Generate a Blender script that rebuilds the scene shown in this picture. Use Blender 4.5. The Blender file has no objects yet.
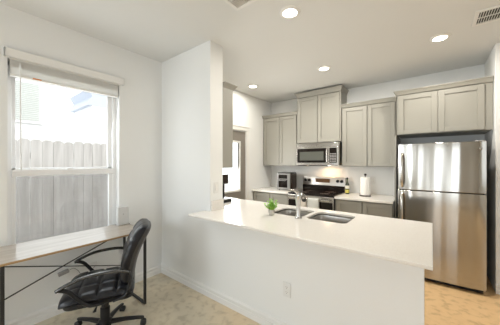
import bpy, bmesh, math, random
from mathutils import Vector, Matrix
random.seed(7)
SC = bpy.context.scene
COL = SC.collection
PI = math.pi

# ------------------------------------------------------------------ camera
cam = bpy.data.cameras.new('camera'); cam.lens = 16.88; cam.sensor_width = 36; cam.clip_start = 0.02
co = bpy.data.objects.new('camera', cam); COL.objects.link(co)
co.location = (0, 0, 1.434); co.rotation_euler = (PI/2, 0, math.radians(37.816))
SC.camera = co
SC.view_settings.view_transform = 'Standard'; SC.view_settings.look = 'None'
SC.view_settings.gamma = 1; SC.view_settings.use_curve_mapping = False
SC.view_settings.exposure = 0.0

# ------------------------------------------------------------------ sky and daylight
w = bpy.data.worlds.new('sky'); SC.world = w; w.use_nodes = True
bg = w.node_tree.nodes['Background']
# energies (r, g, b) of each source
E_WORLD = (1.938, 1.998, 2.058)
E_SUN = (2.115, 2.073, 1.988)
E_SIDE = (8.290, 8.830, 9.191)
E_FILL_PATIO = (11.979, 13.056, 13.998)
E_FILL_REAR = (41.423, 45.146, 48.404)
E_FILL_RIGHT = (2.250, 2.425, 2.575)
E_CAN = (12.298, 11.683, 10.576)
E_FILL_LIV = (0.600, 0.582, 0.558)
E_DOOR = (17.438, 17.438, 17.089)
E_MICRO = (1.5, .90, .38)
def setcol(l, e):
    m = max(max(e), 1e-6); l.energy = m; l.color = tuple(c/m for c in e)
m_ = max(E_WORLD); bg.inputs[0].default_value = (*[c/m_ for c in E_WORLD], 1) if m_ else (0, 0, 0, 1); bg.inputs[1].default_value = m_
def light(name, kind, loc, rot, e, **kw):
    l = bpy.data.lights.new(name, kind); setcol(l, e)
    for k, v in kw.items(): setattr(l, k, v)
    o = bpy.data.objects.new(name, l); COL.objects.link(o); o.location = loc; o.rotation_euler = rot
    return o
TILT = .55
light('sun', 'SUN', (0, 0, 8), (math.radians(12), math.radians(38), 0), E_SUN, angle=.05)
# daylight lamps in the openings; patio door, rear and right windows are added, unseen; sky light comes in tilted down
light('daylight_side_window', 'AREA', (-2.97, .75, 1.55), (0, -PI/2+.25, 0), E_SIDE, shape='RECTANGLE', size=1.45, size_y=.84)
light('fill_patio', 'AREA', (.12, -3.38, 1.1), (PI/2-TILT, 0, 0), E_FILL_PATIO, shape='RECTANGLE', size=.85, size_y=1.9)
light('fill_rear_window', 'AREA', (-1.75, -3.38, 1.5), (PI/2-TILT, 0, 0), E_FILL_REAR, shape='RECTANGLE', size=1.3, size_y=1.3)
light('daylight_kitchen_door', 'AREA', (-2.81, 3.05, 1.36), (0, -PI/2+.2, 0), E_DOOR, shape='RECTANGLE', size=.8, size_y=.48)
light('fill_right_window', 'AREA', (2.88, -.4, 1.5), (0, PI/2-TILT, 0), E_FILL_RIGHT, shape='RECTANGLE', size=1.3, size_y=1.9)

# ------------------------------------------------------------------ materials
def mat(name, color, rough=.5, metal=0, noise=None, bump=0, bscale=200, coat=0, spec=None, emit=None, stretch=None, cell=None):
    m = bpy.data.materials.new(name); m.use_nodes = True
    nt = m.node_tree; N = nt.nodes; L = nt.links; p = N['Principled BSDF']
    p.inputs['Base Color'].default_value = (*color, 1); p.inputs['Roughness'].default_value = rough
    p.inputs['Metallic'].default_value = metal
    if coat: p.inputs['Coat Weight'].default_value = coat; p.inputs['Coat Roughness'].default_value = .1
    if spec is not None: p.inputs['Specular IOR Level'].default_value = spec
    if emit: p.inputs['Emission Color'].default_value = (*emit[0], 1); p.inputs['Emission Strength'].default_value = emit[1]
    tc = N.new('ShaderNodeTexCoord'); mp = N.new('ShaderNodeMapping'); L.new(tc.outputs['Object'], mp.inputs[0])
    if stretch: mp.inputs['Scale'].default_value = stretch
    if noise:
        c2, sc, lo, hi = noise
        n = N.new('ShaderNodeTexNoise'); n.inputs['Scale'].default_value = sc; n.inputs['Detail'].default_value = 6
        L.new(mp.outputs[0], n.inputs['Vector'])
        r = N.new('ShaderNodeValToRGB'); r.color_ramp.elements[0].position = lo; r.color_ramp.elements[1].position = hi
        r.color_ramp.elements[0].color = (*color, 1); r.color_ramp.elements[1].color = (*c2, 1)
        L.new(n.outputs['Fac'], r.inputs[0]); L.new(r.outputs[0], p.inputs['Base Color'])
    if bump:
        n = N.new('ShaderNodeTexNoise'); n.inputs['Scale'].default_value = bscale; n.inputs['Detail'].default_value = 3
        L.new(mp.outputs[0], n.inputs['Vector'])
        b = N.new('ShaderNodeBump'); b.inputs['Strength'].default_value = bump; b.inputs['Distance'].default_value = .002
        L.new(n.outputs['Fac'], b.inputs['Height']); L.new(b.outputs[0], p.inputs['Normal'])
    return m

M = {}
M['wall'] = mat('wall_paint', (.85, .855, .84), .75, bump=.35, bscale=90)
M['wall_k'] = M['wall']
M['ceiling'] = mat('ceiling_paint', (.77, .775, .76), .85, bump=.4, bscale=60)
M['trim'] = mat('white_trim', (.84, .83, .80), .4)
M['cab'] = mat('greige_cabinet_paint', (.34, .327, .285), .45)
M['cab_in'] = mat('cabinet_recess', (.30, .28, .25), .6)
M['quartz'] = mat('white_quartz', (.84, .81, .76), .16, noise=((.79, .75, .70), 180, .45, .62))
M['steel'] = mat('brushed_steel', (.60, .58, .55), .22, 1, bump=.05, bscale=60, stretch=(1, 1, 14))
M['steel_r'] = mat('satin_steel', (.56, .53, .49), .38, 1)
M['sink'] = mat('sink_steel', (.52, .50, .47), .28, 1)
M['chrome'] = mat('chrome', (.55, .545, .53), .12, 1)
M['blackglass'] = mat('black_glass', (.010, .007, .006), .05, spec=.4)
M['ovenglass'] = mat('microwave_window', (.10, .105, .09), .08, coat=.6)
M['blackplastic'] = mat('black_plastic', (.014, .014, .015), .4, spec=.3)
M['darkmetal'] = mat('black_powder_metal', (.015, .015, .016), .45)
M['leather'] = mat('black_leather', (.010, .011, .015), .28, bump=.12, bscale=120, spec=.4)
M['shell'] = mat('chair_back_vinyl', (.055, .053, .054), .42, bump=.2, bscale=150)
M['armpad'] = mat('arm_plastic', (.03, .031, .031), .22, coat=.8)
M['desk'] = mat('whitewashed_wood', (.46, .40, .335), .28, noise=((.33, .27, .21), 3, .35, .7), stretch=(14, 1, 14), coat=.6)
M['deskedge'] = mat('raw_wood_edge', (.42, .27, .13), .6)
M['white'] = mat('white_plastic', (.80, .80, .78), .4)
M['router'] = mat('pale_grey_plastic', (.66, .66, .65), .45)
M['greyplastic'] = mat('grey_plastic', (.35, .34, .33), .5)
M['paper'] = mat('paper_towel', (.86, .84, .80), .9, bump=.5, bscale=120)
M['leaf'] = mat('leaf_green', (.22, .50, .05), .5, noise=((.42, .70, .12), 40, .4, .6))
M['pot'] = mat('ribbed_silver_pot', (.55, .53, .50), .3, .8)
M['soil'] = mat('soil', (.06, .04, .03), .9)
M['towel_a'] = mat('cream_towel', (.66, .60, .52), .95, bump=.6, bscale=200)
M['towel_b'] = mat('pale_grey_towel', (.60, .60, .56), .95, bump=.6, bscale=200)
M['fence'] = mat('weathered_fence', (.58, .555, .53), .9, noise=((.42, .395, .375), 3, .35, .7), stretch=(1, 5, .5))
M['grass'] = mat('pale_gravel', (.62, .60, .56), .95, noise=((.50, .48, .44), 30, .4, .6))
M['siding'] = mat('white_siding', (.85, .85, .84), .8)
M['bluegrey'] = mat('blue_grey_roofing', (.72, .76, .82), .8)
M['paleblue'] = mat('pale_blue_gable', (.50, .54, .62), .8)
M['louvre'] = mat('louvre_paint', (.62, .64, .60), .8)
M['blinds'] = mat('blind_slats', (.82, .81, .77), .6)
M['vinyl'] = mat('window_vinyl', (.91, .915, .92), .35)
M['grille'] = mat('dark_vent_cavity', (.06, .055, .05), .8)
M['lamp'] = mat('lamp_diffuser', (1, 1, 1), .5, emit=((1, .93, .82), 9))
M['door'] = mat('taupe_door_paint', (.24, .215, .185), .45)
M['oil'] = mat('dark_green_bottle', (.025, .035, .012), .08, coat=.5)
M['label'] = mat('cream_label', (.72, .70, .60), .7)
M['yellowlabel'] = mat('yellow_label', (.62, .55, .12), .7)
M['fryer'] = mat('satin_silver', (.24, .235, .225), .38, .4)
M['greycase'] = mat('dark_grey_textured_case', (.09, .09, .088), .5)
M['brownsteel'] = mat('dark_appliance_side', (.05, .035, .028), .22, .4)
M['dispamber'] = mat('oven_display', (.05, .025, .01), .3, emit=((1, .45, .1), .05))
M['orange'] = mat('orange_sticker', (.75, .28, .08), .6)
M['backsplash'] = M['quartz']

def glass_mat():
    m = bpy.data.materials.new('window_glass'); m.use_nodes = True
    nt = m.node_tree; N = nt.nodes; L = nt.links; N.remove(N['Principled BSDF'])
    t = N.new('ShaderNodeBsdfTransparent'); t.inputs[0].default_value = (.96, .97, .97, 1)
    g = N.new('ShaderNodeBsdfGlossy'); g.inputs['Roughness'].default_value = .02
    f = N.new('ShaderNodeFresnel'); f.inputs[0].default_value = 1.45
    ge = N.new('ShaderNodeNewGeometry'); iv = N.new('ShaderNodeMath'); iv.operation = 'SUBTRACT'; iv.inputs[0].default_value = 1; L.new(ge.outputs['Backfacing'], iv.inputs[1])
    mu = N.new('ShaderNodeMath'); mu.operation = 'MULTIPLY'; L.new(f.outputs[0], mu.inputs[0]); L.new(iv.outputs[0], mu.inputs[1])
    x = N.new('ShaderNodeMixShader'); L.new(mu.outputs[0], x.inputs[0]); L.new(t.outputs[0], x.inputs[1]); L.new(g.outputs[0], x.inputs[2])
    L.new(x.outputs[0], N['Material Output'].inputs[0]); return m
M['glass'] = glass_mat()

def screen_mat():
    m = bpy.data.materials.new('insect_screen'); m.use_nodes = True
    nt = m.node_tree; N = nt.nodes; L = nt.links; p = N['Principled BSDF']
    p.inputs['Base Color'].default_value = (.30, .30, .30, 1); p.inputs['Roughness'].default_value = .8; p.inputs['Alpha'].default_value = .28
    return m
M['screen'] = screen_mat()

def floor_mat():
    m = bpy.data.materials.new('stained_concrete'); m.use_nodes = True
    nt = m.node_tree; N = nt.nodes; L = nt.links; p = N['Principled BSDF']
    tc = N.new('ShaderNodeTexCoord')
    def noise(sc, det, dist=0):
        n = N.new('ShaderNodeTexNoise'); n.inputs['Scale'].default_value = sc; n.inputs['Detail'].default_value = det
        n.inputs['Distortion'].default_value = dist; L.new(tc.outputs['Object'], n.inputs[0]); return n.outputs['Fac']
    def ramp(fac, stops):
        r = N.new('ShaderNodeValToRGB'); e = r.color_ramp.elements
        e[0].position, e[0].color = stops[0][0], (*stops[0][1], 1); e[1].position, e[1].color = stops[-1][0], (*stops[-1][1], 1)
        for s in stops[1:-1]: q = e.new(s[0]); q.color = (*s[1], 1)
        L.new(fac, r.inputs[0]); return r.outputs[0]
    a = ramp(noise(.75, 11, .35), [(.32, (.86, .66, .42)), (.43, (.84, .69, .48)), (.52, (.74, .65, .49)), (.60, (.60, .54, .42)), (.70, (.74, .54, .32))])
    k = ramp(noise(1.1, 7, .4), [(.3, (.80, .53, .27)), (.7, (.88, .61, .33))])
    # warm kitchen light painted into the slab colour: amber towards the kitchen side
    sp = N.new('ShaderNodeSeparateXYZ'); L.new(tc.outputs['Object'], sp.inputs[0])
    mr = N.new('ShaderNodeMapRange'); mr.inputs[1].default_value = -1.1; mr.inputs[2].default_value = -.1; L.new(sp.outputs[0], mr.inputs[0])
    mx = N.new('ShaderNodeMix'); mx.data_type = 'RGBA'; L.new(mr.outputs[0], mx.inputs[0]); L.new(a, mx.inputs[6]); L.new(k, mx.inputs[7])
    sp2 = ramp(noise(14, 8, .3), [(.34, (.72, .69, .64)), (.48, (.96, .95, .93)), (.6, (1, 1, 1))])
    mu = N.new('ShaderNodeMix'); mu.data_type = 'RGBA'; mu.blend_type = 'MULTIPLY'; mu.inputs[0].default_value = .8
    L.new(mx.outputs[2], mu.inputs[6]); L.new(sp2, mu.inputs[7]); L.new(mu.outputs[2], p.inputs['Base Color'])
    p.inputs['Roughness'].default_value = .32
    return m
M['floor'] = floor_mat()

def fridge_mat():
    m = mat('rolled_stainless', (.43, .41, .375), .14, 1); nt = m.node_tree; N = nt.nodes; L = nt.links; p = N['Principled BSDF']
    tc = N.new('ShaderNodeTexCoord'); mp = N.new('ShaderNodeMapping'); mp.inputs['Scale'].default_value = (1, 1, .035)
    L.new(tc.outputs['Object'], mp.inputs[0])
    n = N.new('ShaderNodeTexNoise'); n.inputs['Scale'].default_value = 4.6; n.inputs['Detail'].default_value = 1.0; L.new(mp.outputs[0], n.inputs[0])
    b = N.new('ShaderNodeBump'); b.inputs['Strength'].default_value = 1; b.inputs['Distance'].default_value = .024
    L.new(n.outputs['Fac'], b.inputs['Height']); L.new(b.outputs[0], p.inputs['Normal'])
    return m
M['fridge'] = fridge_mat()

# ------------------------------------------------------------------ helpers
class MB:
    def __init__(s): s.bm = bmesh.new()
    def box(s, x0, x1, y0, y1, z0, z1, rot=None):
        r = bmesh.ops.create_cube(s.bm, size=1)['verts']
        for v in r:
            v.co = Vector(((x0+x1)/2+v.co.x*(x1-x0), (y0+y1)/2+v.co.y*(y1-y0), (z0+z1)/2+v.co.z*(z1-z0)))
        if rot: bmesh.ops.transform(s.bm, matrix=rot, verts=r)
        return s
    def bar(s, p, q, a, b=None, up=(0, 0, 1)):
        """rectangular bar from p to q, a x b in section"""
        b = b or a; p = Vector(p); q = Vector(q); d = (q-p).normalized(); up = Vector(up)
        if abs(d.dot(up)) > .98: up = Vector((1, 0, 0))
        x = d.cross(up).normalized(); y = x.cross(d)
        vs = [s.bm.verts.new(c + x*i*a/2 + y*j*b/2) for c in (p, q) for i, j in ((-1, -1), (1, -1), (1, 1), (-1, 1))]
        for f in ((3, 2, 1, 0), (4, 5, 6, 7), (0, 1, 5, 4), (1, 2, 6, 5), (2, 3, 7, 6), (3, 0, 4, 7)): s.bm.faces.new([vs[i] for i in f])
        return s
    def cyl(s, p, q, r, r2=None, n=24):
        return s.loft([(p, r), (q, r if r2 is None else r2)], n)
    def loft(s, ring_specs, n=24, caps=True):
        """tube through (point, radius) pairs; radius may be (rx, ry)"""
        P = [Vector(a[0]) for a in ring_specs]; rings = []; prev = None
        for i, (c, r) in enumerate(ring_specs):
            d = (P[min(i+1, len(P)-1)] - P[max(i-1, 0)]).normalized()
            if prev is None:
                up = Vector((0, 0, 1)) if abs(d.z) < .95 else Vector((1, 0, 0)); x = d.cross(up).normalized()
            else: x = (prev - d*prev.dot(d)).normalized()
            prev = x; y = d.cross(x)
            rx, ry = r if isinstance(r, tuple) else (r, r)
            rings.append([s.bm.verts.new(P[i]+x*rx*math.cos(t*2*PI/n)+y*ry*math.sin(t*2*PI/n)) for t in range(n)])
        for a, b in zip(rings, rings[1:]):
            for i in range(n): s.bm.faces.new((a[i], a[(i+1) % n], b[(i+1) % n], b[i]))
        if caps: s.bm.faces.new(rings[0][::-1]); s.bm.faces.new(rings[-1])
        return s
    def lathe(s, prof, n=28, c=(0, 0), hollow=False):
        rings = []
        for r, z in prof: rings.append([s.bm.verts.new((c[0]+max(r, 1e-4)*math.cos(t*2*PI/n), c[1]+max(r, 1e-4)*math.sin(t*2*PI/n), z)) for t in range(n)])
        for a, b in zip(rings, rings[1:]):
            for i in range(n): s.bm.faces.new((a[i], a[(i+1) % n], b[(i+1) % n], b[i]))
        if hollow:
            for i in range(n): s.bm.faces.new((rings[-1][i], rings[-1][(i+1) % n], rings[0][(i+1) % n], rings[0][i]))
            return s
        s.bm.faces.new(rings[0][::-1]); s.bm.faces.new(rings[-1]); return s
    def prism(s, pts, z0, z1, axis='z'):
        f = {'z': lambda p, h: (p[0], p[1], h), 'x': lambda p, h: (h, p[0], p[1]), 'y': lambda p, h: (p[0], h, p[1])}[axis]
        a = [s.bm.verts.new(f(p, z0)) for p in pts]; b = [s.bm.verts.new(f(p, z1)) for p in pts]; n = len(pts)
        s.bm.faces.new(a[::-1]); s.bm.faces.new(b)
        for i in range(n): s.bm.faces.new((a[i], a[(i+1) % n], b[(i+1) % n], b[i]))
        return s
    def grid(s, fn, nu, nv, closed_u=False):
        V = [[s.bm.verts.new(fn(i/nu, j/nv)) for i in range(nu + (0 if closed_u else 1))] for j in range(nv+1)]
        m = len(V[0])
        for j in range(nv):
            for i in range(nu): s.bm.faces.new((V[j][i], V[j][(i+1) % m], V[j+1][(i+1) % m], V[j+1][i]))
        return s

def link(name, bm, m, parent=None, loc=(0, 0, 0), bevel=0, seg=2, smooth=True, subsurf=0):
    if isinstance(bm, MB): bm = bm.bm
    bmesh.ops.recalc_face_normals(bm, faces=bm.faces)
    me = bpy.data.meshes.new(name); bm.to_mesh(me); bm.free()
    if smooth:
        me.polygons.foreach_set('use_smooth', [True]*len(me.polygons)); me.set_sharp_from_angle(angle=math.radians(38))
    me.materials.append(M[m] if isinstance(m, str) else m)
    o = bpy.data.objects.new(name, me); COL.objects.link(o); o.location = loc
    if parent: o.parent = parent
    if bevel:
        b = o.modifiers.new('bevel', 'BEVEL'); b.width = bevel; b.segments = seg; b.limit_method = 'ANGLE'; b.harden_normals = False
    if subsurf: q = o.modifiers.new('sub', 'SUBSURF'); q.levels = q.render_levels = subsurf
    return o
def tag(o, label, cat, group=None, kind=None):
    o['label'] = label; o['category'] = cat
    if group: o['group'] = group
    if kind: o['kind'] = kind
    return o
def thing(name, label, cat, loc=(0, 0, 0), rz=0, group=None):
    o = bpy.data.objects.new(name, None); COL.objects.link(o); o.empty_display_size = .1
    o.location = loc; o.rotation_euler = (0, 0, rz); return tag(o, label, cat, group)
def struct(name, bm, m, label=None, cat=None, **k):
    o = link(name, bm, m, **k); o['kind'] = 'structure'
    if label: o['label'] = label; o['category'] = cat or name.split('_')[0]
    return o
def sempty(name, loc, label, cat):
    o = bpy.data.objects.new(name, None); COL.objects.link(o); o.location = loc; o['kind'] = 'structure'
    o['label'] = label; o['category'] = cat; return o
def copy_tree(o, parent=None):
    c = o.copy(); COL.objects.link(c)
    if parent: c.parent = parent
    for ch in list(o.children): copy_tree(ch, c)
    return c

def holed_wall(mb, axis, a0, a1, z1, t0, t1, holes):
    """wall slab along axis with rectangular holes [(a0,a1,z0,z1)], sorted along the axis"""
    def bx(p, q, zl, zh):
        if q-p < 1e-4 or zh-zl < 1e-4: return
        if axis == 'x': mb.box(p, q, t0, t1, zl, zh)
        else: mb.box(t0, t1, p, q, zl, zh)
    cur = a0
    for h in sorted(holes):
        bx(cur, h[0], 0, z1); bx(h[0], h[1], 0, h[2]); bx(h[0], h[1], h[3], z1); cur = h[1]
    bx(cur, a1, 0, z1); return mb

# ------------------------------------------------------------------ room shell
H = 2.743; XL = -2.8; YB = 4.37; YF = -3.4; XR = 2.9
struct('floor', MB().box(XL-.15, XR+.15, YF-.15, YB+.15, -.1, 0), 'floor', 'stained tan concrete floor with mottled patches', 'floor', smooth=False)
struct('ceiling', MB().box(XL-.15, XR+.15, YF-.15, YB+.15, H, H+.1), 'ceiling', 'smooth off-white ceiling over the room and kitchen', 'ceiling', smooth=False)
WY0, WY1, WZ0, WZ1 = .305, 1.19, .64, 2.31     # side window opening
DY0, DY1, DZ = 2.64, 3.50, 2.03                # door in left wall
mb = holed_wall(MB(), 'y', YF, YB, H, XL-.15, XL, [(WY0, WY1, WZ0, WZ1), (DY0, DY1, 0, DZ)])
struct('wall_left', mb, 'wall', 'long pale wall with the desk window and the kitchen side door', 'wall', smooth=False)
struct('wall_back', MB().box(XL-.15, 3.0, YB, YB+.15, 0, H), 'wall', 'white kitchen wall behind the range and refrigerator', 'wall', smooth=False)
struct('wall_divider', MB().box(XL, -1.87, 1.718, 1.905, 0, H), 'wall', 'full height white partition wall at the end of the peninsula', 'wall', smooth=False)
struct('wall_half', MB().box(-1.87, -.037, 1.718, 1.83, 0, .892), 'wall', 'white half wall carrying the peninsula counter', 'wall', smooth=False)
struct('wall_right', MB().box(.552, XR, 3.69, YB, 0, H), 'wall', 'white wall end standing right of the refrigerator alcove', 'wall', bevel=.004)
mb = holed_wall(MB(), 'y', YF, 3.69, H, XR, XR+.15, [(-1.4, .6, .8, 2.2)])
struct('wall_far_right', mb, 'wall', smooth=False)
mb = holed_wall(MB(), 'x', XL-.15, XR+.15, H, YF-.15, YF, [(-2.45, -1.05, .8, 2.2), (-.35, .6, .02, 2.1)])
struct('wall_front', mb, 'wall', smooth=False)

# baseboards (stepped profile)
def baseboard(name, p, q, normal, label):
    n = Vector((*normal, 0)); d = (Vector((*q, 0))-Vector((*p, 0)))
    prof = [(0, 0), (.018, 0), (.018, .052), (.012, .056), (.012, .074), (.016, .078), (.014, .088), (.005, .098), (0, .102)]
    bm = bmesh.new(); a = []; b = []
    for u, z in prof:
        c = Vector((*p, z)) + n*u; a.append(bm.verts.new(c)); b.append(bm.verts.new(c+d))
    bm.faces.new(a[::-1]); bm.faces.new(b)
    for i in range(len(a)): j = (i+1) % len(a); bm.faces.new((a[i], a[j], b[j], b[i]))
    return struct(name, bm, 'trim', label, 'baseboard', smooth=False)
baseboard('baseboard_left', (XL, YF), (XL, 1.718), (1, 0), 'white baseboard under the desk window')
baseboard('baseboard_divider', (XL, 1.718), (-.037, 1.718), (0, -1), 'white baseboard along the partition and half wall')
baseboard('baseboard_right', (.552, 3.69), (XR, 3.69), (0, -1), 'white baseboard right of the refrigerator')
baseboard('baseboard_left.001', (XL, 1.905), (XL, DY0-.06), (1, 0), 'white baseboard before the kitchen side door')

# ------------------------------------------------------------------ window_1 : single-hung side window
wn = sempty('window_1', (-2.9, (WY0+WY1)/2, WZ0), 'white vinyl single-hung window above the desk', 'window')
def wbox(mb, x0, x1, y0, y1, z0, z1): return mb.box(x0+2.9, x1+2.9, y0-(WY0+WY1)/2, y1-(WY0+WY1)/2, z0-WZ0, z1-WZ0)
mb = MB(); fx0, fx1 = -2.945, -2.88
for a in ((WY0, WY0+.035, WZ0, WZ1), (WY1-.035, WY1, WZ0, WZ1), (WY0, WY1, WZ0, WZ0+.035), (WY0, WY1, WZ1-.035, WZ1)): wbox(mb, fx0, fx1, *a)
link('window_frame', mb, 'vinyl', wn, bevel=.003)
mb = MB(); lx0, lx1 = -2.915, -2.885
for a in ((WY0+.03, WY0+.062, WZ0+.03, 1.34), (WY1-.075, WY1-.03, WZ0+.03, 1.34), (WY0+.03, WY1-.03, WZ0+.03, WZ0+.07)): wbox(mb, lx0, lx1, *a)
wbox(mb, lx0, lx1+.012, WY0+.03, WY1-.03, 1.31, 1.37)
link('sash', mb, 'vinyl', wn, bevel=.003)
mb = MB()
for a in ((WY0+.03, WY0+.062, 1.36, WZ1-.03), (WY1-.075, WY1-.03, 1.36, WZ1-.03), (WY0+.03, WY1-.03, WZ1-.07, WZ1-.03), (WY0+.03, WY1-.03, 1.35, 1.385)): wbox(mb, -2.94, -2.916, *a)
link('sash', mb, 'vinyl', wn, bevel=.003)
link('pane', wbox(MB(), -2.902, -2.899, WY0+.06, WY1-.07, WZ0+.065, 1.32), 'glass', wn, smooth=False)
link('pane', wbox(MB(), -2.930, -2.927, WY0+.06, WY1-.07, 1.38, WZ1-.065), 'glass', wn, smooth=False)
link('insect_screen', wbox(MB(), -2.9405, -2.94, WY0+.05, WY1-.05, WZ0+.05, 1.36), 'screen', wn, smooth=False)
mb = MB(); wbox(mb, -2.873, -2.868, .70, .80, 1.345, 1.36); wbox(mb, -2.88, -2.865, .73, .77, 1.35, 1.375)
link('sash_lock', mb, 'vinyl', wn)
link('window_sill', wbox(MB(), -2.88, -2.805, WY0+.002, WY1-.002, WZ0, WZ0+.018), 'trim', wn, bevel=.004)

# blinds raised to the top of the window
bl = thing('window_blinds', 'off-white horizontal blinds raised to the top of the side window', 'blinds', (-2.79, .755, 2.30))
link('valance', MB().box(.012, .030, -.475, .475, .012, .085).box(-.008, .030, -.475, -.463, .012, .085).box(-.008, .030, .463, .475, .012, .085), 'trim', bl, bevel=.004)
mb = MB()
for k in range(17): mb.box(-.048, -.002, -.435, .42, -.112+k*.0065, -.1085+k*.0065)
link('slat_stack', mb, 'blinds', bl, smooth=False)
link('bottom_rail', MB().box(-.05, .0, -.437, .422, -.135, -.115), 'blinds', bl, bevel=.004)
link('headrail', MB().box(-.05, -.004, -.44, .425, .0, .05), 'blinds', bl)
link('tilt_wand', MB().cyl((.004, -.375, -.02), (.006, -.37, -.93), .005, n=10), 'white', bl)
link('lift_cord', MB().cyl((.002, .35, -.02), (.002, .353, -.30), .0015, n=8), 'white', bl)
link('sticker', MB().box(.0005, .002, -.295, -.235, -.128, -.118), 'orange', bl)['label'] = 'small orange sticker'

# ------------------------------------------------------------------ door_1 : half-glazed taupe door in the left wall
dr = sempty('door_1', (-2.84, (DY0+DY1)/2, 0), 'taupe half-glazed exterior door with white casing', 'door')
yc = (DY0+DY1)/2; hw = (DY1-DY0)/2
mb = MB()
gy0, gy1, gz0, gz1 = -.27, .235, .93, 1.80
dw = hw-.02
mb.box(-.02, .02, -dw, gy0, .01, DZ-.02); mb.box(-.02, .02, gy1, dw, .01, DZ-.02)
mb.box(-.02, .02, gy0, gy1, .01, gz0); mb.box(-.02, .02, gy0, gy1, gz1, DZ-.02)
link('door_leaf', mb, 'door', dr, bevel=.002)
mb = MB()
for a in ((gy0-.03, gy0+.008, gz0-.03, gz1+.03), (gy1-.008, gy1+.03, gz0-.03, gz1+.03), (gy0, gy1, gz0-.03, gz0+.008), (gy0, gy1, gz1-.008, gz1+.03)):
    mb.box(.018, .034, *a)
link('glazing_bead', mb, 'trim', dr, bevel=.004)
link('pane', MB().box(-.004, .004, gy0, gy1, gz0, gz1), 'glass', dr, smooth=False)
mb = MB(); mb.box(.04, .055, -hw-.065, -hw+.0, 0, DZ+.0); mb.box(.04, .055, hw, hw+.065, 0, DZ); mb.box(.04, .055, -hw-.065, hw+.065, DZ, DZ+.065); mb.box(.04, .066, -hw-.08, hw+.08, DZ+.065, DZ+.08)
mb.box(-.06, .04, hw-.012, hw, 0, DZ); mb.box(-.06, .04, -hw, -hw+.012, 0, DZ); mb.box(-.06, .04, -hw, hw, DZ-.012, DZ)
link('door_casing', mb, 'trim', dr, bevel=.003)
link('door_handle', MB().cyl((.02, -.33, .98), (.07, -.33, .98), .012).cyl((.065, -.33, .98), (.065, -.22, .98), .009), 'chrome', dr)

# windows and patio door added behind the camera for fill light and reflections
def simple_window(name, axis, a0, a1, z0, z1, t, nm, lab, cat):
    o = sempty(name, (0, 0, 0), lab, cat); mb = MB(); g = MB(); n = nm
    for i in range(n):
        p = a0+(a1-a0)*i/n; q = a0+(a1-a0)*(i+1)/n
        for r in ((p, p+.05, z0, z1), (q-.05, q, z0, z1), (p+.05, q-.05, z0, z0+.06), (p+.05, q-.05, z1-.05, z1)):
            if axis == 'x': mb.box(r[0], r[1], t-.03, t+.03, r[2], r[3])
            else: mb.box(t-.03, t+.03, *r)
        if axis == 'x': g.box(p+.05, q-.05, t-.004, t+.004, z0+.05, z1-.05)
        else: g.box(t-.004, t+.004, p+.05, q-.05, z0+.05, z1-.05)
    link('window_frame', mb, 'vinyl', o, smooth=False); link('pane', g, 'glass', o, smooth=False)
simple_window('door_added', 'x', -.35, .6, .02, 2.1, YF-.1, 1, 'added full-glass patio door behind the camera', 'door')
simple_window('window_added_rear', 'x', -2.45, -1.05, .8, 2.2, YF-.1, 1, 'added rear window behind the camera', 'window')
simple_window('window_added_right', 'y', -1.4, .6, .8, 2.2, XR+.1, 2, 'added right hand window behind the camera', 'window')

# ------------------------------------------------------------------ outdoors
tag(link('ground', MB().box(-16, XL-.15, -8, 16, -.35, -.2), 'grass', smooth=False), 'side yard of pale gravel beyond the window', 'ground', kind='structure')
fe = thing('wooden_fence', 'weathered pale wooden privacy fence with dog-eared boards outside the window', 'fence', (-5, 1.5, -.2))
mb = MB(); y = -3.4
while y < 3.3:
    ww = .142; hgt = 2.0+random.uniform(-.012, .012); g = random.choice((.002, .003, .008)); dx = random.uniform(-.003, .003)
    mb.prism([(y, .02), (y+ww-g, .02), (y+ww-g, hgt-.03), (y+ww-g-.028, hgt), (y+.028, hgt), (y, hgt-.03)], dx-.009, dx+.009, 'x'); y += ww
link('board_panel', mb, 'fence', fe, smooth=False)
for z in (.3, 1.05, 1.7): link('fence_rail', MB().box(-.06, -.02, -3.4, 3.3, z, z+.09), 'fence', fe, smooth=False)
for yy in (-3.3, -1.1, 1.1, 3.2): link('fence_post', MB().box(-.15, -.06, yy-.045, yy+.045, 0, 1.95), 'fence', fe, smooth=False)

ho = thing('neighbour_house', 'white neighbouring house with a louvred opening, beyond the fence', 'house', (-8, 0, -.2))
mb = MB(); mb.box(-4, 0, -6, 1.72, 0, 5.6)
for k in range(26): mb.box(0, .012, -6, 1.72, .2+k*.2, .2+k*.2+.185)
link('house_wall', mb, 'siding', ho, smooth=False)
mb = MB(); mb.box(.0, .03, 1.66, 1.74, 0, 5.6); link('corner_board', mb, 'siding', ho, smooth=False)
fr = link('window', MB().box(.012, .05, .90, 1.5, 2.62, 3.68), 'siding', ho, smooth=False)
mb = MB()
for k in range(20): mb.box(.05, .075, .97, 1.43, 2.70+k*.047, 2.70+k*.047+.026, )
link('louvre_slats', mb, 'louvre', fr, smooth=False)
link('roof', MB().prism([(-4.3, 5.6), (.4, 5.6), (-2, 7.2)], -6.3, 2.0, 'y'), 'bluegrey', ho, smooth=False)
h2 = thing('distant_house', 'bluish gable end of a farther house seen above the fence', 'house', (-14, 0, -.2))
link('gable_wall', MB().box(-3, -.02, 4.62, 9.0, 0, 4.62), 'siding', h2, smooth=False)
link('eave', MB().prism([(4.42, 5.45), (4.62, 5.1), (4.42, 4.62), (9, 4.62), (9, 5.45)], -3, .0, 'x'), 'paleblue', h2, smooth=False)

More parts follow.
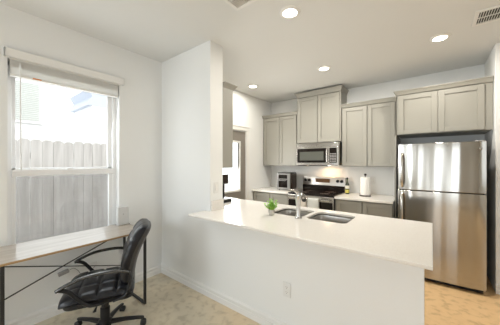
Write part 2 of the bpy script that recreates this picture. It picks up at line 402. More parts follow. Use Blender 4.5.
# ------------------------------------------------------------------ cabinets
def shaker_door(mb, x0, x1, z0, z1, y, t=.02, fw=.058):
    """door in the xz plane, front face at y-t"""
    for r in ((x0, x0+fw, z0, z1), (x1-fw, x1, z0, z1), (x0+fw, x1-fw, z0, z0+fw), (x0+fw, x1-fw, z1-fw, z1)):
        mb.box(r[0], r[1], y-t, y, r[2], r[3])
    mb.box(x0+fw-.002, x1-fw+.002, y-t+.013, y, z0+fw-.002, z1-fw+.002); return mb
def crown(mb, x0, x1, y0, y1, z, left=True, right=True, hh=.055):
    """cove moulding: a flared section capped by a thin flat lip"""
    prof = [(.021, z-hh*.30), (.024, z-hh*.15), (.030, z+hh*.25), (.044, z+hh*.72), (.050, z+hh*.74), (.050, z+hh)]
    rings = []
    for o, zz in prof:
        lx = (o-.021)*1.1+.002 if left else 0; rx = (o-.021)*1.1+.002 if right else 0
        rings.append([mb.bm.verts.new(c) for c in ((x0-lx, y1, zz), (x0-lx, y0-o, zz), (x1+rx, y0-o, zz), (x1+rx, y1, zz))])
    for a, b in zip(rings, rings[1:]):
        for i in range(4): mb.bm.faces.new((a[i], a[(i+1) % 4], b[(i+1) % 4], b[i]))
    mb.bm.faces.new(rings[0][::-1]); mb.bm.faces.new(rings[-1]); return mb
def upper(label, x0, x1, yf, yb, z0, z1, doors=2, ch=.042, left=True, right=True, grp='upper kitchen cabinets', facing=1, filler=0):
    """facing=1: doors look to -y"""
    cx = (x0+x1)/2
    rz = 0 if facing == 1 else PI
    t = thing('wall_cabinet', label, 'cabinet', (cx, yf if facing == 1 else yb, z0), rz, grp)
    hwid = (x1-x0)/2; d = yb-yf; h = z1-z0
    link('body', MB().box(-hwid, hwid, 0, d-.001, 0, h-ch*.3), 'cab', t, bevel=.002)
    wd = (x1-x0-.03-filler)/doors
    for i in range(doors):
        a = -hwid+.015+i*wd
        link('door', shaker_door(MB(), a+.0055, a+wd-.0055, .008, h-ch*1.30-.012, -.001), 'cab', t, bevel=.002)
    link('crown_moulding', crown(MB(), -hwid, hwid, 0, d-.001, h-ch, left, right, ch), 'cab', t)
    return t
XA, XB, XC, XD, XE = -2.797, -2.003, -1.20, -.412, .550
upper('two-door greige wall cabinet left of the microwave, above the air fryer', XA, XB-.004, 4.06, YB, 1.37, 2.40, left=False, right=False)
upper('tall-topped greige wall cabinet directly above the microwave', XB, XC, 4.03, YB, 1.79, 2.715, ch=.065)
upper('two-door greige wall cabinet above the paper towels', XC+.004, XD, 4.06, YB, 1.37, 2.40, left=False, right=False)
t = upper('wide greige cabinet above the refrigerator', XD+.03, XE-.002, 3.79, YB, 1.81, 2.405, left=True, right=False, filler=.05)
t = upper('greige wall cabinet on the back of the partition wall', -2.6, -1.868, 1.907, 2.075, 1.372, 2.345, facing=-1, ch=.042)
# tall side panel between counter and refrigerator
tag(link('tall_filler_board', MB().box(XD+.002, XD+.022, 3.80, YB-.002, 0, 1.805), 'cab', bevel=.002), 'narrow greige upright board left of the refrigerator', 'board')

def base(label, x0, x1, yf, yb, ndoors, top=.875, drawers=False, open_top=False, facing=1, grp='base kitchen cabinets'):
    cx = (x0+x1)/2; hwid = (x1-x0)/2; d = yb-yf
    t = thing('base_cabinet', label, 'cabinet', (cx, yf if facing == 1 else yb, 0), 0 if facing == 1 else PI, grp)
    mb = MB()
    mb.box(-hwid, -hwid+.018, 0, d, .1, top); mb.box(hwid-.018, hwid, 0, d, .1, top); mb.box(-hwid+.018, hwid-.018, d-.01, d, .1, top)
    mb.box(-hwid+.018, hwid-.018, 0, d-.01, .1, .118); mb.box(-hwid+.018, hwid-.018, 0, .018, top-.03, top)
    if not open_top: mb.box(-hwid+.018, hwid-.018, .018, d-.01, top-.018, top)
    else: mb.box(-hwid+.018, hwid-.018, .0, .018, .118, top-.03)
    link('body', mb, 'cab', t, bevel=.0015)
    link('toe_kick', MB().box(-hwid, hwid, .07, d, 0, .1), 'blackplastic', t)
    wd = (x1-x0-.02)/ndoors
    for i in range(ndoors):
        a = -hwid+.01+i*wd
        link('door', shaker_door(MB(), a+.005, a+wd-.005, .115, top-.024, -.001), 'cab', t, bevel=.002)
    return t
YC = 3.70
base('greige base cabinet under the air fryer counter', XA, -2.005, YC+.02, YB-.002, 2)
base('greige base cabinet between the range and the refrigerator', -1.195, XD, YC+.02, YB-.002, 2)
base('greige sink base cabinet inside the peninsula', -1.50, -.05, 1.832, 2.50, 3, open_top=True, facing=-1)
base('greige base cabinet at the partition end of the peninsula', -2.79, -1.504, 1.907, 2.50, 3, facing=-1)
link_ = None

# countertops
def rrect(x0, x1, y0, y1, r, n=6):
    pts = []
    for cx, cy, a in ((x1-r, y1-r, 0), (x0+r, y1-r, 90), (x0+r, y0+r, 180), (x1-r, y0+r, 270)):
        for k in range(n+1): t = math.radians(a+90*k/n); pts.append((cx+r*math.cos(t), cy+r*math.sin(t)))
    return pts
def slab(name, outline, holes, z0, z1, m, label, cat):
    cu = bpy.data.curves.new(name, 'CURVE'); cu.dimensions = '2D'; cu.fill_mode = 'BOTH'; cu.extrude = (z1-z0)/2
    for pts in [outline]+holes:
        sp = cu.splines.new('POLY'); sp.points.add(len(pts)-1); sp.use_cyclic_u = True
        for p, q in zip(sp.points, pts): p.co = (q[0], q[1], 0, 1)
    tmp = bpy.data.objects.new('tmp', cu); COL.objects.link(tmp)
    me = bpy.data.meshes.new_from_object(tmp.evaluated_get(bpy.context.evaluated_depsgraph_get()))
    bpy.data.objects.remove(tmp); me.transform(Matrix.Translation((0, 0, (z0+z1)/2)))
    bm = bmesh.new(); bm.from_mesh(me); bmesh.ops.remove_doubles(bm, verts=bm.verts, dist=1e-5)
    return tag(link(name, bm, m, bevel=.0025, smooth=False), label, cat)
CT = .914
B1 = (-1.345, -.985, 2.055, 2.43); B2 = (-.945, -.575, 2.055, 2.43)
slab('countertop', [(-1.94, 1.483), (.004, 1.483), (.004, 2.555), (-2.798, 2.555), (-2.798, 1.907), (-1.868, 1.907), (-1.868, 1.716), (-1.94, 1.716)],
     [rrect(*B1, .06), rrect(*B2, .06)], .893, CT, 'quartz', 'long white quartz peninsula countertop with the sink', 'countertop')
KT = .905
def back_counter(x0, x1, label):
    tag(link('countertop', MB().box(x0, x1, 3.66, YB-.001, KT-.03, KT), 'quartz', bevel=.003), label, 'countertop')
back_counter(XA, -2.007, 'white quartz countertop left of the range under the air fryer')
back_counter(-1.193, XD+.0, 'white quartz countertop right of the range with the paper towels')
tag(link('backsplash', MB().box(-1.868, -1.852, 1.722, 1.903, CT, 1.022), 'quartz', bevel=.002), 'short quartz backsplash strip on the partition wall end', 'backsplash')
tag(link('backsplash', MB().box(-1.86, -.0, 0, .001, 0, .001), 'quartz'), '', 'x') if False else None

# sink
sk = thing('kitchen_sink', 'stainless steel double-bowl undermount sink in the peninsula', 'sink', (-.96, 2.24, .70))
def bowl(b):
    cx, cy = (b[0]+b[1])/2, (b[2]+b[3])/2; mb = MB(); rings = []
    for g, z, r in ((.012, .1805, .07), (-.004, .1805, .06), (-.006, .170, .06), (-.014, .02, .055), (-.03, .004, .045), (-.06, .0, .03), (-.12, -.002, .02)):
        pts = rrect(b[0]-g, b[1]+g, b[2]-g, b[3]+g, max(r, .01))
        rings.append([mb.bm.verts.new((p[0]+.96, p[1]-2.24, z)) for p in pts])
    for a, c in zip(rings, rings[1:]):
        for i in range(len(a)): j = (i+1) % len(a); mb.bm.faces.new((a[i], a[j], c[j], c[i]))
    mb.bm.faces.new(rings[-1]); return mb, cx, cy
for b in (B1, B2):
    mb, cx, cy = bowl(b); bo = link('bowl', mb, 'sink', sk)
    link('drain', MB().lathe([(.045, .0), (.045, .004), (.03, .006), (.012, .002)], c=(cx+.96, cy-2.24)), 'chrome', bo)

# faucet: body leaning up, short pull-out spout towards the bowls, lever on top
fa = thing('kitchen_faucet', 'chrome single-lever kitchen faucet standing on the peninsula behind the sink', 'faucet', (-.985, 2.005, CT))
link('base_plate', MB().lathe([(.034, 0), (.034, .008), (.026, .014)]), 'chrome', fa)
link('faucet_body', MB().loft([((0, 0, .01), .026), ((0, 0, .05), .022), ((0, 0, .11), .020), ((0, .0, .15), .024), ((0, .0, .19), .029), ((0, 0, .215), .029), ((0, 0, .225), .018)], 24), 'chrome', fa)
sp = link('spout', MB().loft([((0, .01, .17), .020), ((.0, .035, .20), .021), ((0, .07, .212), .021), ((0, .10, .20), .021), ((0, .118, .172), .022)], 20), 'chrome', fa)
link('spray_head', MB().loft([((0, .118, .173), .023), ((0, .124, .15), .022), ((0, .126, .142), .018)], 20), 'darkmetal', sp)
link('lever_handle', MB().loft([((0, 0, .22), .020), ((-.005, -.005, .24), .018), ((-.03, -.02, .256), (.017, .009)), ((-.075, -.04, .268), (.013, .006))], 16), 'chrome', fa)

# potted plant
pl = thing('potted_plant', 'small leafy green plant in a ribbed silver pot on the peninsula', 'plant', (-1.255, 1.962, CT))
mb = MB(); n = 40; prof = [(.021, 0), (.026, .004), (.030, .03), (.032, .055), (.028, .055), (.026, .045)]; rings = []
for r, z in prof: rings.append([mb.bm.verts.new(((r*(1+.03*(i % 2)))*math.cos(i*2*PI/n), (r*(1+.03*(i % 2)))*math.sin(i*2*PI/n), z)) for i in range(n)])
for a, b in zip(rings, rings[1:]):
    for i in range(n): mb.bm.faces.new((a[i], a[(i+1) % n], b[(i+1) % n], b[i]))
mb.bm.faces.new(rings[0][::-1]); link('pot', mb, 'pot', pl)
link('soil', MB().lathe([(.0265, .043), (.0265, .047), (.01, .049)]), 'soil', pl)
mb = MB(); fb = MB()
for s in range(44):
    a = random.uniform(0, 2*PI); lean = random.uniform(.0, 1.15); ln = random.uniform(.06, .13)*(1-.2*lean)
    tip = Vector((math.cos(a)*math.sin(lean)*ln, math.sin(a)*math.sin(lean)*ln, .05+math.cos(lean)*ln))
    b0 = Vector((math.cos(a)*.008, math.sin(a)*.008, .045)); mb.cyl(b0, tip, .0016, .001, n=6)
    for k in range(6):
        f = .35+.65*k/5; c = b0.lerp(tip, f); la = random.uniform(0, 2*PI); el = random.uniform(-.2, .9)
        d = Vector((math.cos(la)*math.cos(el), math.sin(la)*math.cos(el), math.sin(el))); side = d.cross(Vector((0, 0, 1))).normalized(); L_ = random.uniform(.014, .022); W_ = L_*.42
        up = side.cross(d)*.003
        vs = [c, c+d*L_*.35+side*W_, c+d*L_*.75+side*W_*.8, c+d*L_, c+d*L_*.75-side*W_*.8, c+d*L_*.35-side*W_]
        v = [fb.bm.verts.new(q) for q in vs]; mid = fb.bm.verts.new(c+d*L_*.55-up)
        for i in range(6): fb.bm.faces.new((v[i], v[(i+1) % 6], mid))
link('stems', mb, 'leaf', pl); link('foliage', fb, 'leaf', pl)

# ------------------------------------------------------------------ refrigerator
FX0, FX1, FY = -.343, .462, 3.50
rf = thing('refrigerator', 'tall stainless steel top-freezer refrigerator in the alcove', 'refrigerator', ((FX0+FX1)/2, FY, 0))
hwf = (FX1-FX0)/2
link('body', MB().box(-hwf+.01, hwf-.01, .085, .78, .03, 1.650), 'greycase', rf, bevel=.004)
def fdoor(z0, z1):
    n = 20; pts = [(-hwf, .075)]
    for i in range(n+1):
        u = -1+2*i/n; pts.append((hwf*u, .022*(abs(u)**3.2)))
    pts.append((hwf, .075)); return MB().prism(pts, z0, z1)
link('freezer_door', fdoor(1.098, 1.665), 'fridge', rf, bevel=.004)
lo = link('refrigerator_door', fdoor(.055, 1.088), 'fridge', rf, bevel=.004)
def handle(z0, z1):
    m = MB(); x = -hwf+.045
    m.loft([((x, .01, z0), (.014, .012)), ((x, -.03, z0+.03), (.014, .011)), ((x, -.045, z0+.08), (.014, .010)), ((x, -.045, z1-.08), (.014, .010)), ((x, -.03, z1-.03), (.014, .011)), ((x, .01, z1), (.014, .012))], 16)
    return m
link('handle', handle(1.13, 1.55), 'steel', rf); link('handle', handle(.55, 1.06), 'steel', rf)
link('badge', MB().loft([((.355, .008, 1.585), (.017, .017)), ((.355, .004, 1.585), (.015, .015))], 20), 'chrome', rf)
link('toe_grille', MB().box(-hwf+.02, hwf-.02, .06, .085, .01, .05), 'blackplastic', rf)
link('hinge_cover', MB().box(hwf-.09, hwf-.005, .03, .14, 1.655, 1.675), 'greyplastic', rf, bevel=.004)
for s in (-1, 1): link('roller', MB().cyl((s*(hwf-.07)-.02, .09, .022), (s*(hwf-.07)+.02, .09, .022), .022), 'blackplastic', rf)

# ------------------------------------------------------------------ microwave
MX0, MX1 = -1.978, -1.215; MW = (MX1-MX0)/2
mw = thing('microwave', 'stainless over-the-range microwave with a black glass door', 'microwave', ((MX0+MX1)/2, 3.95, 1.385))
hh = .39
link('body', MB().box(-MW, MW, .03, .41, .0, hh), 'steel', mw, bevel=.003)
link('vent_strip', MB().box(-MW, MW, .0, .03, hh-.075, hh), 'steel', mw, bevel=.003)
dx = .20
dd = link('door', MB().box(-MW, MW-.165, -.006, .03, .0, hh-.078), 'steel', mw, bevel=.004)
link('door_glass', MB().box(-MW+.02, MW-.205, -.010, -.005, .045, hh-.095), 'blackglass', dd, bevel=.002)
link('window', MB().box(-MW+.07, MW-.25, -.0125, -.009, .085, hh-.15), 'ovenglass', dd, bevel=.001)
link('handle', MB().loft([((MW-.188, 0, .04), .010), ((MW-.188, -.035, .06), .010), ((MW-.188, -.035, hh-.12), .010), ((MW-.188, 0, hh-.10), .010)], 14), 'steel', dd)
cp = link('control_panel', MB().box(MW-.163, MW, -.006, .03, .0, hh-.078), 'steel', mw, bevel=.003)
link('keypad', MB().box(MW-.15, MW-.03, -.010, -.005, .045, hh-.095), 'blackglass', cp, bevel=.002)
mb = MB()
for i in range(3):
    for j in range(6): mb.box(MW-.14+i*.036, MW-.113+i*.036, -.0115, -.0095, .06+j*.026, .074+j*.026)
link('buttons', mb, 'greyplastic', cp)
link('logo_badge', MB().loft([((0, .001, hh-.035), (.014, .014)), ((0, -.003, hh-.035), (.012, .012))], 16), 'chrome', mw)
link('vent_grille', MB().box(-MW+.02, -MW+.16, .03, .12, -.012, 0).box(-MW+.22, MW-.22, .03, .12, -.010, 0), 'blackplastic', mw)
link('cooktop_lamp', MB().box(.06, .16, .2, .27, -.006, .001), 'lamp', mw)
light('microwave_lamp', 'AREA', (-1.48, 4.19, 1.366), (0, 0, 0), E_MICRO, shape='RECTANGLE', size=.09, size_y=.06)

# ------------------------------------------------------------------ range
RX0, RX1 = -1.998, -1.202; RW = (RX1-RX0)/2
rg = thing('kitchen_range', 'stainless electric range with black glass cooktop and back control panel', 'stove', ((RX0+RX1)/2, 3.66, 0))
link('body', MB().box(-RW, RW, .045, .69, .05, .895), 'blackplastic', rg, bevel=.003)
ck = link('cooktop', MB().box(-RW, RW, .0, .63, .895, .916), 'blackglass', rg, bevel=.004)
bp_ = mat('burner_print', (.05, .035, .03), .25)
for x, y, r in ((-.19, .18, .10), (.19, .18, .08), (-.19, .46, .08), (.19, .46, .10)):
    link('burner', MB().loft([((x, y, .9162), r), ((x, y, .9166), r)], 32), bp_, ck)
link('backguard', MB().prism([(.645, .905), (.605, 1.015), (.635, 1.165), (.69, 1.165), (.69, .905)], -RW, RW, 'x'), 'steel_r', rg, bevel=.004)
link('backguard_base', MB().box(-RW+.004, RW-.004, .592, .64, .917, 1.01), 'blackglass', rg, bevel=.002)
def knob(x): return MB().loft([((x, .625, 1.100), .026), ((x, .592, 1.097), .025), ((x, .584, 1.096), .021)], 20)
for x in (-RW+.06, -RW+.13, RW-.13, RW-.06): link('knob', knob(x), 'blackplastic', rg)
link('display', MB().bar((-.145, .617, 1.10), (.125, .617, 1.10), .02, .075), 'dispamber', rg)
od = link('oven_door', MB().box(-RW+.005, RW-.005, .0, .043, .25, .885), 'steel', rg, bevel=.004)
link('oven_window', MB().box(-RW+.018, RW-.018, -.004, .001, .31, .80), 'blackglass', od, bevel=.002)
link('handle', MB().cyl((-RW+.05, -.05, .835), (RW-.05, -.05, .835), .013).cyl((-RW+.08, -.05, .835), (-RW+.08, .005, .835), .009).cyl((RW-.08, -.05, .835), (RW-.08, .005, .835), .009), 'steel', od)
link('storage_drawer', MB().box(-RW+.005, RW-.005, .005, .043, .06, .24), 'steel', rg, bevel=.004)
# towels hanging over the oven handle
def towel(x0, x1, m, label, dz):
    cx = (x0+x1)/2; o = MB(); w = x1-x0
    path = [(-.020, -.30-dz), (-.0205, -.1), (-.0175, .002), (-.009, .0165), (0, .019), (.009, .0165), (.0165, .002), (.018, -.1), (.019, -.2)]
    n = 14
    def fn(u, v, off=0):
        k = v*(len(path)-1); i = min(int(k), len(path)-2); f = k-i
        y = path[i][0]*(1-f)+path[i+1][0]*f; z = path[i][1]*(1-f)+path[i+1][1]*f
        return (-w/2+w*u, y+(.003*math.sin(u*9+z*7) if z < -.02 and y < 0 else 0), z)
    o.grid(fn, n, 32)
    ob = link('dish_towel', o, m, loc=(cx, 3.61, .837)); s = ob.modifiers.new('t', 'SOLIDIFY'); s.thickness = .004; s.offset = 1
    return tag(ob, label, 'towel', 'towels on the oven handle')
towel(-1.80, -1.63, 'towel_a', 'cream dish towel on the oven handle, nearer the air fryer', .02)
towel(-1.60, -1.42, 'towel_b', 'pale grey dish towel on the oven handle, nearer the paper towels', .0)

# ------------------------------------------------------------------ air fryer oven
af = thing('air_fryer', 'silver and black air fryer oven on the counter left of the range', 'air fryer', (-2.235, 3.91, KT), math.radians(4))
link('body', MB().box(-.13, .14, .012, .33, .012, .325), 'brownsteel', af, bevel=.018, seg=3)
link('top_cover', MB().box(-.125, .135, .01, .31, .315, .335), 'blackplastic', af, bevel=.008)
fd = link('front_frame', MB().box(-.13, -.095, -.01, .02, .015, .30).box(.085, .14, -.01, .02, .015, .30).box(-.095, .085, -.01, .02, .015, .055).box(-.095, .085, -.01, .02, .205, .222).box(-.13, .14, -.008, .02, .295, .322), 'fryer', af, bevel=.005)
link('oven_window', MB().box(-.095, .085, -.004, .01, .055, .205), 'blackglass', af)
link('handle', MB().loft([((-.075, -.01, .195), .008), ((-.07, -.045, .19), .008), ((.06, -.045, .19), .008), ((.065, -.01, .195), .008)], 12), 'fryer', af)
link('control_panel', MB().box(-.095, .085, -.004, .01, .222, .295), 'blackglass', af)
for x in (-.1, .11):
    for y in (.04, .29): link('foot', MB().cyl((x, y, 0), (x, y, .014), .012), 'blackplastic', af)

# bottle, paper towels
bt = thing('oil_bottle', 'dark green glass oil bottle beside the range', 'bottle', (-1.128, 4.13, KT))
link('glass_bottle', MB().lathe([(.030, 0), (.032, .006), (.032, .15), (.028, .17), (.013, .195), (.011, .24), (.014, .243), (.014, .25)]), 'oil', bt)
link('label', MB().lathe([(.0325, .02), (.0328, .022), (.0328, .07), (.0325, .072)]), 'yellowlabel', bt)
link('label', MB().lathe([(.0325, .09), (.0328, .092), (.0328, .14), (.0325, .142)]), 'label', bt)
link('cap', MB().lathe([(.0145, .245), (.0145, .275), (.010, .278)]), 'blackplastic', bt)
ph = thing('paper_towel_holder', 'upright black paper towel holder on the right back counter', 'paper towel holder', (-.832, 4.04, KT))
link('base', MB().lathe([(.085, 0), (.085, .008), (.078, .014), (.01, .016)]), 'brownsteel', ph)
link('pole', MB().cyl((0, 0, .014), (0, 0, .325), .007), 'brownsteel', ph)
link('knob', MB().lathe([(.008, .318), (.018, .326), (.02, .338), (.014, .350), (.005, .354)]), 'brownsteel', ph)
tag(link('paper_towel_roll', MB().lathe([(.022, .0), (.068, .0), (.07, .004), (.07, .276), (.068, .28), (.022, .28), (.021, .27), (.021, .01)], hollow=True), 'paper', loc=(-.832, 4.04, KT+.0165)),
    'white paper towel roll on the upright holder', 'paper towels')

# coffee maker behind the partition end
cm = thing('coffee_maker', 'black coffee maker on the peninsula, half hidden behind the partition wall', 'coffee maker', (-2.20, 2.23, CT), 0)
link('base', MB().box(-.12, .10, -.09, .09, 0, .035), 'blackplastic', cm, bevel=.008)
link('drip_tray', MB().box(.0, .105, -.07, .07, .034, .05), 'fryer', cm, bevel=.004)
link('tower', MB().box(-.12, -.03, -.085, .085, .034, .30), 'blackplastic', cm, bevel=.01)
link('brew_head', MB().box(-.12, .035, -.09, .09, .235, .365), 'brownsteel', cm, bevel=.012)

# ------------------------------------------------------------------ outlets and switch
def plate(name, loc, rz, label, sw=False):
    """plate facing local -y"""
    t = thing(name, label, 'switch' if sw else 'outlet', loc, rz)
    link('cover_plate', MB().box(-.036, .036, -.006, 0, -.06, .06), 'white', t, bevel=.003)
    if sw: link('rocker', MB().box(-.015, .015, -.010, -.005, -.033, .033), 'trim', t, bevel=.002)
    else:
        for z in (-.021, .021):
            r = link('socket', MB().loft([((0, -.005, z), (.017, .015)), ((0, -.008, z), (.016, .014))], 20), 'trim', t)
            link('slots', MB().box(-.007, -.005, -.0088, -.0075, z-.001, z+.008).box(.005, .007, -.0088, -.0075, z-.001, z+.007).box(-.002, .002, -.0088, -.0075, z-.009, z-.005), 'blackplastic', r)
    return t
plate('wall_outlet', (-.945, 1.717, .385), 0, 'white duplex outlet low on the half wall')
plate('wall_outlet', (-.775, YB-.001, 1.14), 0, 'white outlet on the kitchen wall right of the paper towels')
plate('light_switch', (-1.869, 1.80, 1.16), PI/2, 'white switch plate on the end of the partition wall', True)
plate('wall_outlet', (XL+.001, .93, .33), PI/2, 'white outlet on the wall under the desk')

# ------------------------------------------------------------------ ceiling fittings
def can(x, y, label, e=E_CAN):
    t = thing('ceiling_light', label, 'ceiling light', (x, y, H), 0, 'recessed ceiling lights')
    link('trim_ring', MB().lathe([(.060, -.004), (.062, -.012), (.088, -.006), (.092, -.0005), (.060, -.0005)], 40), 'trim', t)
    link('diffuser', MB().lathe([(.061, -.002), (.0605, -.009), (.02, -.0095)], 32), 'lamp', t)
    light('can_light_lamp', 'AREA', (x, y, H-.02), (0, 0, 0), e, shape='DISK', size=.12)
can(-.976, 1.825, 'round recessed light above the peninsula, nearest the camera', tuple(c*.68 for c in E_CAN))
can(-2.42, 3.20, 'round recessed light nearest the kitchen side door', tuple(c*.6 for c in E_CAN))
can(-1.182, 3.20, 'round recessed light above the aisle before the range', tuple(c*1.6 for c in E_CAN))
can(.066, 3.16, 'round recessed light in front of the refrigerator', tuple(c*1.1 for c in E_CAN))
can(-1.3, -.9, 'added recessed light behind the camera, on the window side', E_FILL_LIV)  # this and the next two cans are unseen, added as fill
can(1.2, -.9, 'added recessed light behind the camera, on the right side', E_FILL_LIV)
can(1.2, 1.6, 'added recessed light in the open room right of the camera', E_FILL_LIV)
def vent(x0, x1, y0, y1, label, along):
    t = thing('ceiling_vent', label, 'vent', ((x0+x1)/2, (y0+y1)/2, H)); a = (x1-x0)/2; b = (y1-y0)/2; f = .03
    link('frame', MB().box(-a, -a+f, -b, b, -.012, -.0005).box(a-f, a, -b, b, -.012, -.0005).box(-a+f, a-f, -b, -b+f, -.012, -.0005).box(-a+f, a-f, b-f, b, -.012, -.0005), 'trim', t, bevel=.003)
    link('backing', MB().box(-a+f, a-f, -b+f, b-f, -.002, -.0005), 'grille', t)
    mb = MB(); k = -a+f+.012
    while k < a-f:
        mb.bar((k, -b+f, -.008), (k, b-f, -.008), .003, .011, up=(.5, 0, .8)); k += .017
    mb.box(-a+f, a-f, -.003, .003, -.011, -.004)
    link('louvres', mb, 'trim', t, smooth=False)
vent(.298, .66, 2.80, 3.08, 'white ceiling register with slanted louvres above the refrigerator side', 'y')
vent(-1.32, -.96, 1.27, 1.52, 'white ceiling register nearest the camera, above the living side', 'y')

# ------------------------------------------------------------------ desk
DX0, DX1, DY_0, DY_1, DZT = -2.765, -2.285, .212, 1.238, .75
dk = thing('desk', 'narrow wood-topped desk on black steel frame under the window', 'desk', ((DX0+DX1)/2, (DY_0+DY_1)/2, 0))
a = (DX1-DX0)/2; b = (DY_1-DY_0)/2
tp = link('desktop', MB().box(-a, a, -b, b, DZT-.016, DZT), 'desk', dk, bevel=.001)
link('edge_band', MB().box(a, a+.0015, -b, b, DZT-.016, DZT-.001), 'deskedge', tp)
link('edge_band', MB().box(-a, a, -b-.0015, -b, DZT-.016, DZT-.001).box(-a, a, b, b+.0015, DZT-.016, DZT-.001).box(-a-.0015, -a, -b, b, DZT-.016, DZT-.0005), 'darkmetal', tp)
s = .022; zt = DZT-.0175
for sx in (-1, 1):
    for sy in (-1, 1): link('leg', MB().box(sx*(a-.015)-s/2, sx*(a-.015)+s/2, sy*(b-.013)-s/2, sy*(b-.013)+s/2, 0, zt), 'darkmetal', dk, bevel=.002)
for sy in (-1, 1):
    link('foot_bar', MB().box(-a+.026, a-.026, sy*(b-.013)-s/2, sy*(b-.013)+s/2, 0, s), 'darkmetal', dk, bevel=.002)
    link('top_bar', MB().box(-a+.026, a-.026, sy*(b-.013)-s/2, sy*(b-.013)+s/2, zt-s, zt), 'darkmetal', dk, bevel=.002)
link('cross_brace', MB().bar((-a+.018, -b+.02, .30), (-a+.018, b-.02, .66), .006, .014, up=(1, 0, 0)), 'darkmetal', dk)
link('cross_brace', MB().bar((-a+.027, -b+.02, .605), (-a+.027, b-.02, .275), .006, .014, up=(1, 0, 0)), 'darkmetal', dk)

# router on desk
ro = thing('router', 'pale grey upright router box at the far end of the desk', 'router', (-2.69, 1.175, DZT))
link('case', MB().box(-.028, .028, -.055, .06, 0, .20), 'router', ro, bevel=.010, seg=3)
link('logo', MB().loft([((.0275, 0, .12), .006), ((.0286, 0, .12), .0055)], 14), 'greyplastic', ro)
# power adapter with cord
pa = thing('power_adapter', 'small grey power adapter hanging on its cord below the desk', 'adapter', (-2.760, .672, .388))
link('brick', MB().box(-.016, .016, -.042, .042, -.016, .018, rot=Matrix.Rotation(math.radians(12), 4, 'X')), 'greyplastic', pa, bevel=.005)
def smooth_path(P, n=8):
    out = []
    P = [Vector(p) for p in P]; Q = [P[0]]+P+[P[-1]]
    for i in range(1, len(Q)-2):
        for k in range(n):
            t = k/n; p0, p1, p2, p3 = Q[i-1], Q[i], Q[i+1], Q[i+2]
            out.append(.5*((2*p1)+(p2-p0)*t+(2*p0-5*p1+4*p2-p3)*t*t+(3*p1-p0-3*p2+p3)*t**3))
    out.append(P[-1]); return out
link('cord', MB().loft([(p, .003) for p in smooth_path([(0, .04, .008), (0, .08, .015), (0, .115, -.02), (.0, .14, -.06), (-.005, .2, -.09), (-.012, .265, -.035)])], 8), 'greyplastic', pa)
# link('cord', MB().loft([(p, .0025) for p in smooth_path([(0, -.04, -.008), (-.005, -.06, .02), (-.01, -.03, .12), (-.016, .0, .30)])], 8), 'greyplastic', pa)
# router cable
tag(link('router_cable', MB().loft([(p, .003) for p in smooth_path([(-2.722, 1.118, DZT+.004), (-2.73, 1.16, DZT+.004), (-2.735, 1.21, DZT+.004), (-2.69, 1.245, DZT+.004), (-2.68, 1.252, DZT-.05), (-2.74, 1.26, .45)])], 8), 'blackplastic'),
    'thin black cable running off the desk end behind the router', 'cable')

# ------------------------------------------------------------------ office chair (local: faces +x, +y is the camera side)
ch = thing('office_chair', 'black leather office chair with looped arms beside the desk', 'chair', (-2.17, .81, 0), math.radians(-116.8))
def sgnpow(v, p): return math.copysign(abs(v)**p, v)
def pillow(cx, cy, cz, lx, ly, lz, nseam, axis, depth=.012, e=.35, bend=None):
    """rounded cushion as a closed superellipsoid with stitched channels"""
    m = MB(); nu, nv = 64, 32
    def fn(u, v):
        th = u*2*PI; ph = -PI/2+v*PI
        x = sgnpow(math.cos(ph), e)*sgnpow(math.cos(th), e); y = sgnpow(math.cos(ph), e)*sgnpow(math.sin(th), e); z = sgnpow(math.sin(ph), .8)
        q = (x if axis == 'x' else y); g = 0
        if z > 0 and nseam:
            k = (q*.5+.5)*nseam; dd = abs(k-round(k))
            if 0 < round(k) < nseam: g = depth*math.exp(-(dd/.07)**2)
            o = (y if axis == 'x' else x); k = (o*.5+.5)*3; dd = abs(k-round(k))
            if 0 < round(k) < 3: g = max(g, depth*.7*math.exp(-(dd/.06)**2))
        p = Vector((x*lx/2, y*ly/2, z*lz/2*(1-.25*abs(q)**4)-g))
        if bend: p = bend(p)
        return p+Vector((cx, cy, cz))
    m.grid(fn, nu, nv, True); bmesh.ops.remove_doubles(m.bm, verts=m.bm.verts, dist=1e-4)
    bmesh.ops.recalc_face_normals(m.bm, faces=m.bm.faces); return m
def seat_bend(p):
    if p.x > .14: p.z -= (p.x-.14)**2*2.2
    return p
# denser grid for the cushions
def cushion(lx, ly, lz, seams, fx, depth, place):
    """slab cushion: top surface padded with channels, rounded rim; place() maps (x,y,z) to the chair"""
    m = MB(); n1, n2 = 48, 40
    def outline(x, y): return (1-abs(x)**6)**.5*(1-abs(y)**6)**.5 if abs(x) < 1 and abs(y) < 1 else 0
    def top(u, v):
        x = -1+2*u; y = -1+2*v; x = math.sin(x*PI/2)*.5+x*.5; y = math.sin(y*PI/2)*.5+y*.5
        x = max(-1, min(1, x)); y = max(-1, min(1, y)); h = outline(x, y)**.6
        g = 0
        for s_ in seams:
            g = max(g, depth*math.exp(-((x-s_)/.035)**2))
        for s_ in fx: g = max(g, depth*.8*math.exp(-((y-s_)/.03)**2))
        puff = 1+.10*math.cos(y*PI/2)
        k = 1-.10*(abs(x)**8*abs(y)**8)
        sx = x*math.sqrt(1-.12*y**6); sy = y*math.sqrt(1-.12*x**6)
        return sx, sy, h*lz*puff-g*(h > .3)
    V = []
    for side in (1, -1):
        def fn(u, v):
            x, y, z = top(u, v)
            return place(Vector((x*lx/2, y*ly/2, z if side > 0 else -min(z, 1)*.35)))
        m.grid(fn, n1, n2)
    bmesh.ops.remove_doubles(m.bm, verts=m.bm.verts, dist=2e-4); bmesh.ops.recalc_face_normals(m.bm, faces=m.bm.faces)
    return m
def seat_place(p):
    z = .412+p.z
    if p.x > .12: z -= (p.x-.12)**2*1.3
    z += .25*max(0, abs(p.y)-.14)**1.5*.6
    return Vector((p.x+.025, p.y, z))
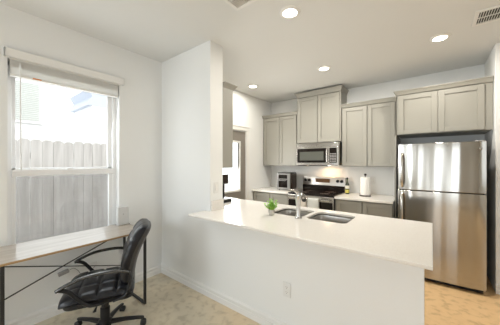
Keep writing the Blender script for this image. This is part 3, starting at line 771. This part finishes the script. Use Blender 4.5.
link('seat', cushion(.50, .49, .055, (-.5, 0., .5), (-.36, .36), .012, seat_place), 'leather', ch)
link('seat_pan', MB().prism(rrect(-.215, .245, -.23, .23, .06), .362, .402), 'blackplastic', ch, bevel=.012)
LEAN = math.radians(19)
def back_place(p):
    # cushion plane: local x -> up the back, y -> across, z -> towards the sitter
    up = p.x; curve = .05*math.sin((up/.29)*PI*.5+.1)**2 if False else 0
    lean = LEAN*(.55+.45*(up/.58+.5))
    base_ = Vector((-.175, 0, .40)); s_ = up+.29
    x = base_.x - math.sin(lean)*s_ - .035*math.sin(s_/.58*PI)*-1 ; z = base_.z + math.cos(lean)*s_
    x -= .0
    # top roll curls back
    nx, nz = math.cos(lean), math.sin(lean)
    wrap = .10*(abs(p.y)/.24)**2.5*.45
    return Vector((x+nx*p.z+wrap*.6, p.y*(1-.10*max(0, up)/.29), z+nz*p.z))
link('backrest', cushion(.48, .42, .062, (-.42, .08, .52), (-.42, .42), .011, back_place), 'leather', ch)
def shell_place(p): return back_place(Vector((p.x*.99, p.y*.97, -p.z-.012)))
link('back_shell', cushion(.47, .41, .035, (), (), 0, shell_place), 'shell', ch)
# arms : pad loop plus front strut
for sgn in (1, -1):
    y = sgn*.265
    P = smooth_path([(-.185, y*.93, .585), (-.11, y, .612), (.0, y*1.02, .616), (.12, y*1.02, .602), (.22, y*1.01, .565), (.262, y, .540)], 6)
    n_ = len(P)
    pad = link('armrest', MB().loft([(p, (.024-.008*(i/n_), .012)) for i, p in enumerate(P)], 16), 'armpad', ch)
    S = smooth_path([(.245, y, .545), (.20, y, .527), (.165, y*.99, .49), (.125, y*.97, .44), (.07, y*.93, .388), (-.02, y*.87, .378)], 6)
    link('arm_strut', MB().loft([(p, (.020, .013)) for p in S], 14), 'blackplastic', pad)
    S = smooth_path([(-.185, y*.93, .585), (-.195, y*.93, .54), (-.185, y*.93, .47), (-.16, y*.92, .41), (-.08, y*.88, .378)], 6)
    link('rear_strut', MB().loft([(p, (.020, .012)) for p in S], 14), 'blackplastic', pad)
link('tilt_mechanism', MB().box(-.12, .08, -.07, .07, .305, .365), 'blackplastic', ch, bevel=.012)
link('height_lever', MB().loft([((.02, .06, .322), .006), ((.04, .16, .318), .006), ((.045, .215, .315), (.012, .007))], 12), 'blackplastic', ch)
link('gas_column', MB().lathe([(.036, .085), (.036, .22), (.028, .225), (.028, .31)]), 'blackplastic', ch)
link('base_hub', MB().lathe([(.045, .06), (.05, .075), (.05, .115), (.036, .13)]), 'blackplastic', ch)
# casters: aim the star so one leg points at each caster seen in the photograph
inv = -math.radians(-116.8); a0 = math.atan2(1.104-.845, -2.03+2.19)+inv
for k in range(5):
    t = a0+k*2*PI/5; c, s2 = math.cos(t), math.sin(t); R = .285
    lg = link('base_leg', MB().loft([((.035*c, .035*s2, .092), (.026, .020)), ((.15*c, .15*s2, .088), (.021, .016)), ((.25*c, .25*s2, .076), (.018, .013)), ((R*c, R*s2, .070), (.017, .012)), (((R+.014)*c, (R+.014)*s2, .069), (.010, .008))], 16), 'blackplastic', ch)
    side = Vector((-s2, c, 0)); rad = Vector((c, s2, 0)); p = rad*(R+.008)
    ca = MB()
    for q in (-1, 1): ca.loft([(p+side*q*.004+Vector((0, 0, .026)), .025), (p+side*q*.018+Vector((0, 0, .026)), .025), (p+side*q*.022+Vector((0, 0, .026)), .019)], 20)
    ca.cyl(p+Vector((0, 0, .03)), p+Vector((0, 0, .068)), .006, n=10)
    link('caster', ca, 'darkmetal', lg)
